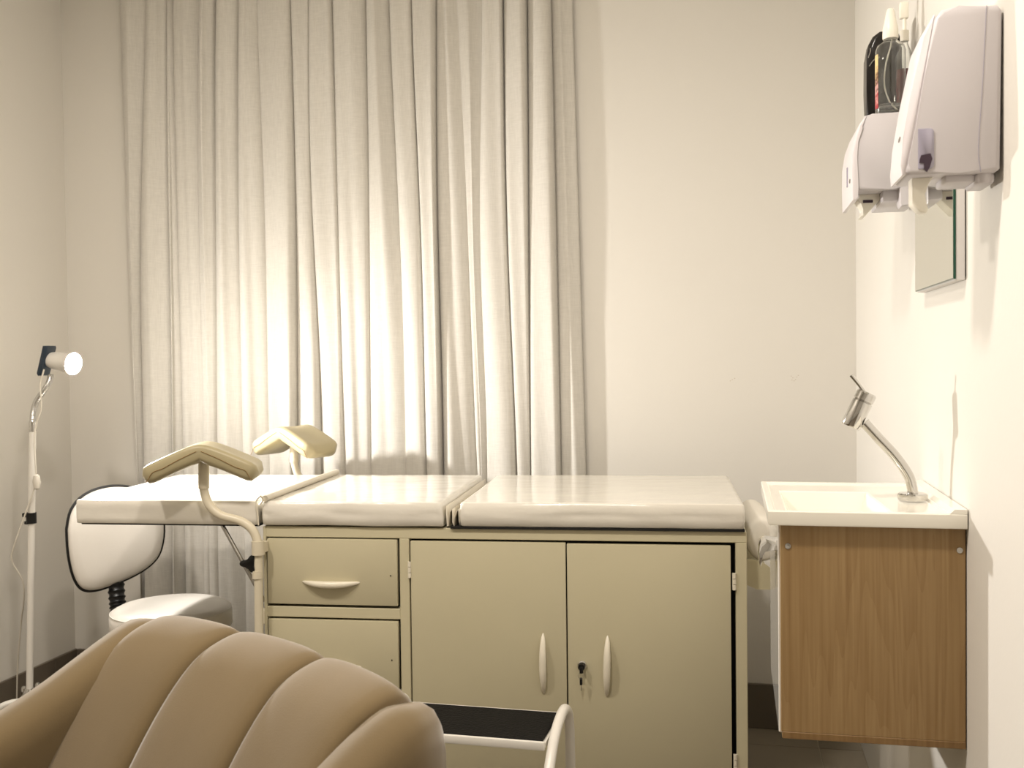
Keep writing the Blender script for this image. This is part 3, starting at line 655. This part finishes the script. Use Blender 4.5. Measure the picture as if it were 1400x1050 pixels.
bm = BM(); tube(bm, smooth_path([lp(-2.098, 1.20, -.012), lp(-2.109, 1.15, -.016), lp(-2.108, 1.08, -.016), lp(-2.128, 1.03, -.014), lp(-2.136, .98, -.014), lp(-2.134, .87, -.014), lp(-2.140, .83, -.014), lp(-2.165, .76, -.02), lp(-2.20, .66, -.03), lp(-2.222, .60, -.02), lp(-2.20, .53, .0), lp(-2.222, .45, .03), lp(-2.27, .38, .08), lp(-2.32, .20, .12), lp(-2.35, .01, .15)], 8), .0025, 8); cb = obj('power_cable', bm, 'cable', Lm)
bm = BM(); lathe(bm, [(.003, -.024), (.009, -.020), (.0125, 0), (.009, .020), (.003, .024)], 18, lp(-2.132, .848, -.014)); obj('cable_switch', bm, 'cable', cb)

# ================================================================ STOOL
St = thing('swivel_stool', 'white round swivel stool with padded backrest under the leg rest', 'stool', (-1.665, 2.865, 0))
def disc(name, z0, z1, r_, m_, tilt=0):
    bm = BM(); lathe(bm, [(0, z0), (r_-.02, z0), (r_-.006, z0+.004), (r_, z0+.014), (r_, z1-.022), (r_-.006, z1-.008), (r_-.022, z1), (r_*.5, z1+.004), (0, z1+.005)], 56)
    return obj(name, bm, m_, St, 50)
sc = disc('seat', .405, .482, .178, 'stool_vinyl')
bm = BM(); tube(bm, [(.1755*math.cos(2*math.pi*k/64), .1755*math.sin(2*math.pi*k/64), .470) for k in range(64)], .0016, 6, closed=True); obj('piping', bm, 'stool_vinyl', sc)
bm = BM(); lathe(bm, [(.165, .398), (.165, .405)], 40); obj('seat_plate', bm, 'black', St)
bm = BM(); lathe(bm, [(.028, .10), (.028, .30), (.018, .30), (.018, .40)], 20); obj('gas_lift', bm, 'black', St)
for k in range(5):
    a = R(20+72*k); dx, dy = math.cos(a), math.sin(a)
    bm = BM(); tube(bm, [(.02*dx, .02*dy, .10), (.24*dx, .24*dy, .065)], [.022, .014], 10); lg = obj('leg', bm, 'chrome', St)
    bm = BM(); lathe(bm, [(.020, -.012), (.027, -.006), (.027, .006), (.020, .012)], 18, (.24*dx, .24*dy, .027), (-dy, dx, 0)); lathe(bm, [(.006, .03), (.006, .06)], 8, (.24*dx, .24*dy, 0)); obj('caster', bm, 'black', lg)
bx_, by_ = -.315, .205   # backrest position from stool centre
bm = BM(); pth = smooth_path([(-.06, .03, .392), (-.22, .10, .385), (-.285, .165, .40), (-.312, .18, .46), (-.312, .19, .58)], 12)
tube(bm, pth[:26], .012, 12); bel = pth[22:]
tube(bm, [p for p in smooth_path([(-.275, .160, .405), (-.290, .17, .43), (-.312, .195, .52), (-.318, .205, .585)], 16)], [.0275 if k % 3 == 0 else .0235 for k in range(49)], 18); obj('bellows_post', bm, 'black', St)
# backrest outline in its own plane (w across, h up), wider at top right
bmo = [(-.150, .045), (-.135, .105), (-.095, .150), (-.035, .172), (.030, .172), (.090, .150), (.135, .105), (.150, .045), (.146, -.02), (.125, -.075), (.075, -.115), (0, -.145), (-.065, -.160), (-.110, -.150), (-.135, -.105), (-.148, -.03)]
ol = [Vector((p.x, p.y)) for p in smooth_path([(a_, b_, 0) for a_, b_ in bmo]+[(bmo[0][0], bmo[0][1], 0)], 4)][:-1]
ol = [q for q in ol]
cen = Vector((0, 0))
def backrest(name, m_, scale_steps, parent):
    bm = BM(); rings = []
    for s_, d_ in scale_steps:
        rings.append([bm.verts.new((q.x*s_[0] , d_ - .35*(q.x*s_[0])**2*0, q.y*s_[1])) for q in ol])
    for A, B in zip(rings, rings[1:]):
        for k in range(len(A)): bm.faces.new((A[k], A[(k+1) % len(A)], B[(k+1) % len(A)], B[k]))
    bm.faces.new(rings[0]); bm.faces.new(rings[-1])
    for v in bm.verts: v.co.y -= .9*v.co.x**2   # curved to the sitter
    ob = obj(name, bm, m_, parent, 50, loc=(bx_, by_, .640), rot=(R(-6), 0, R(40)))
    return ob
br = backrest('backrest', 'stool_vinyl', [((.2, .2), -.042), ((.5, .5), -.041), ((.75, .75), -.038), ((.90, .90), -.032), ((.965, .965), -.022), ((.975, .975), -.006), ((.975, .975), .0)], St)
backrest('backrest_shell', 'black', [((.98, .98), -.004), ((1.022, 1.022), -.001), ((1.022, 1.022), .012), ((.95, .95), .016), ((.5, .5), .019)], St)

# ================================================================ ARMCHAIR
Ch = thing('armchair', 'tan velvet tub armchair with vertical channels on its back, in the foreground', 'armchair', (-.70, 1.47, 0), R(-32))
def arc(x): return -(x*x)/2.8
CREST = .772
prof = [(-.245, .40), (-.215, .50), (-.165, .59), (-.110, .67), (-.060, .727), (-.018, .758), (.030, CREST), (.055, .765), (.072, .735), (.078, .65), (.078, .45), (.075, .22)]
pp = [(p.y, p.z) for p in smooth_path([(0, a_, b_) for a_, b_ in prof], 4)]
def channel(x0, x1, hs, w0, w1):
    bm = BM(); n = 14; rows = []; L = len(pp)
    for j, (y_, z_) in enumerate(pp):
        a_ = pp[max(j-1, 0)]; b_ = pp[min(j+1, L-1)]
        tn = Vector((0, b_[0]-a_[0], b_[1]-a_[1])).normalized(); nn = Vector((0, -tn.z, tn.y))
        f = min(1, max(0, (CREST-z_)/.37)) if y_ < .03 else 0
        a0 = x0+(w0-x0)*f; a1 = x1+(w1-x1)*f
        row = []
        for k in range(n+1):
            s = k/n; x = a0+(a1-a0)*s
            e = (1-abs(2*s-1)**3.0)**.5 if 0 < s < 1 else 0
            b = .013*e - .002
            row.append(bm.verts.new(Vector((x, y_+arc(x), z_+hs*(1 if z_ > .55 else 0)))+nn*b))
        rows.append(row)
    for A, B in zip(rows, rows[1:]):
        for k in range(n): bm.faces.new((A[k], A[k+1], B[k+1], B[k]))
    # close the channel with side walls and an inner sheet
    base = []
    for j, (y_, z_) in enumerate(pp):
        a_ = pp[max(j-1, 0)]; b_ = pp[min(j+1, L-1)]
        tn = Vector((0, b_[0]-a_[0], b_[1]-a_[1])).normalized(); nn = Vector((0, -tn.z, tn.y))
        base.append([bm.verts.new(rows[j][q].co-nn*.032) for q in (0, n)])
    for A, B, P_, Q_ in zip(rows, rows[1:], base, base[1:]):
        bm.faces.new((A[0], P_[0], Q_[0], B[0])); bm.faces.new((A[n], B[n], Q_[1], P_[1])); bm.faces.new((P_[0], P_[1], Q_[1], Q_[0]))
    for rw, bs in ((rows[0], base[0]), (rows[-1], base[-1])): bm.faces.new(rw+[bs[1], bs[0]])
    o_ = obj('back_channel', bm, 'velvet', Ch, 70)
    return o_
chs = [(-.330, -.138, 0, -.330, -.118), (-.138, .087, .0, -.118, .110), (.087, .305, .0, .110, .305)]
for c_ in chs: channel(*c_)
# back core behind/inside the channels
bm = BM(); rows = []
for j, (y_, z_) in enumerate(pp):
    f = .012
    a_ = pp[max(j-1, 0)]; b_ = pp[min(j+1, len(pp)-1)]; tn = Vector((0, b_[0]-a_[0], b_[1]-a_[1])).normalized(); nn = Vector((0, -tn.z, tn.y))
    rows.append([bm.verts.new(Vector((x, y_+arc(x), z_))-nn*f) for x in [-.30+.58*k/16 for k in range(17)]])
for A, B in zip(rows, rows[1:]):
    for k in range(16): bm.faces.new((A[k], A[k+1], B[k+1], B[k]))
bm.faces.new([r_[0] for r_ in rows]); bm.faces.new([r_[-1] for r_ in rows][::-1]); bm.faces.new(rows[0][:] + rows[-1][::-1])
obj('back_core', bm, 'velvet', Ch, 60)
def arm(s):
    st = [(.052, .318, .034, .735), (.036, .322, .042, .760), (.010, .334, .050, .768), (-.03, .345, .055, .772), (-.08, .345, .055, .752), (-.14, .346, .056, .720), (-.20, .348, .057, .688), (-.28, .350, .058, .655), (-.40, .352, .058, .620), (-.52, .352, .058, .600), (-.60, .350, .056, .592), (-.635, .346, .046, .575)]
    bm = BM(); rings = []
    P_ = smooth_path([(b_, a_, d_) for a_, b_, c_, d_ in st], 3); W_ = smooth_path([(c_, 0, 0) for a_, b_, c_, d_ in st], 3)
    for p, w_ in zip(P_, W_):
        hw = w_.x; ring = []; zt_ = p.z; zb = .16
        out = [(-hw, zb), (-hw, zt_-.10), (-hw*.99, zt_-.055), (-hw*.86, zt_-.025), (-hw*.55, zt_-.007), (0, zt_), (hw*.55, zt_-.004), (hw*.86, zt_-.018), (hw, zt_-.045), (hw*1.0, zt_-.12), (hw*.85, zb)]
        for a_, b_ in out: ring.append(bm.verts.new(((p.x+a_)*s, p.y, b_)))
        rings.append(ring)
    n = len(rings[0])
    for A, B in zip(rings, rings[1:]):
        for k in range(n): bm.faces.new((A[k], A[(k+1) % n], B[(k+1) % n], B[k]))
    bm.faces.new(rings[0]); bm.faces.new(rings[-1])
    o_ = obj('armrest', bm, 'velvet', Ch, 60)
    sb = o_.modifiers.new('b', 'BEVEL'); sb.width = .018; sb.segments = 3; sb.limit_method = 'ANGLE'; sb.angle_limit = R(40)
    return o_
arm(-1); arm(1)
bm = BM(); box(bm, (-.288, -.60, .27), (.288, -.20, .43), .045, 4); obj('seat_cushion', bm, 'velvet', Ch, 60)
bm = BM(); box(bm, (-.29, -.58, .15), (.29, .06, .28), .02, 2); obj('seat_base', bm, 'velvet', Ch, 60)
for lx in (-.31, .31):
    for ly in (-.53, .04):
        bm = BM(); tube(bm, [(lx, ly, .155), (lx*1.06, ly*1.03, 0)], [.022, .013], 14); obj('leg', bm, 'wood', Ch)
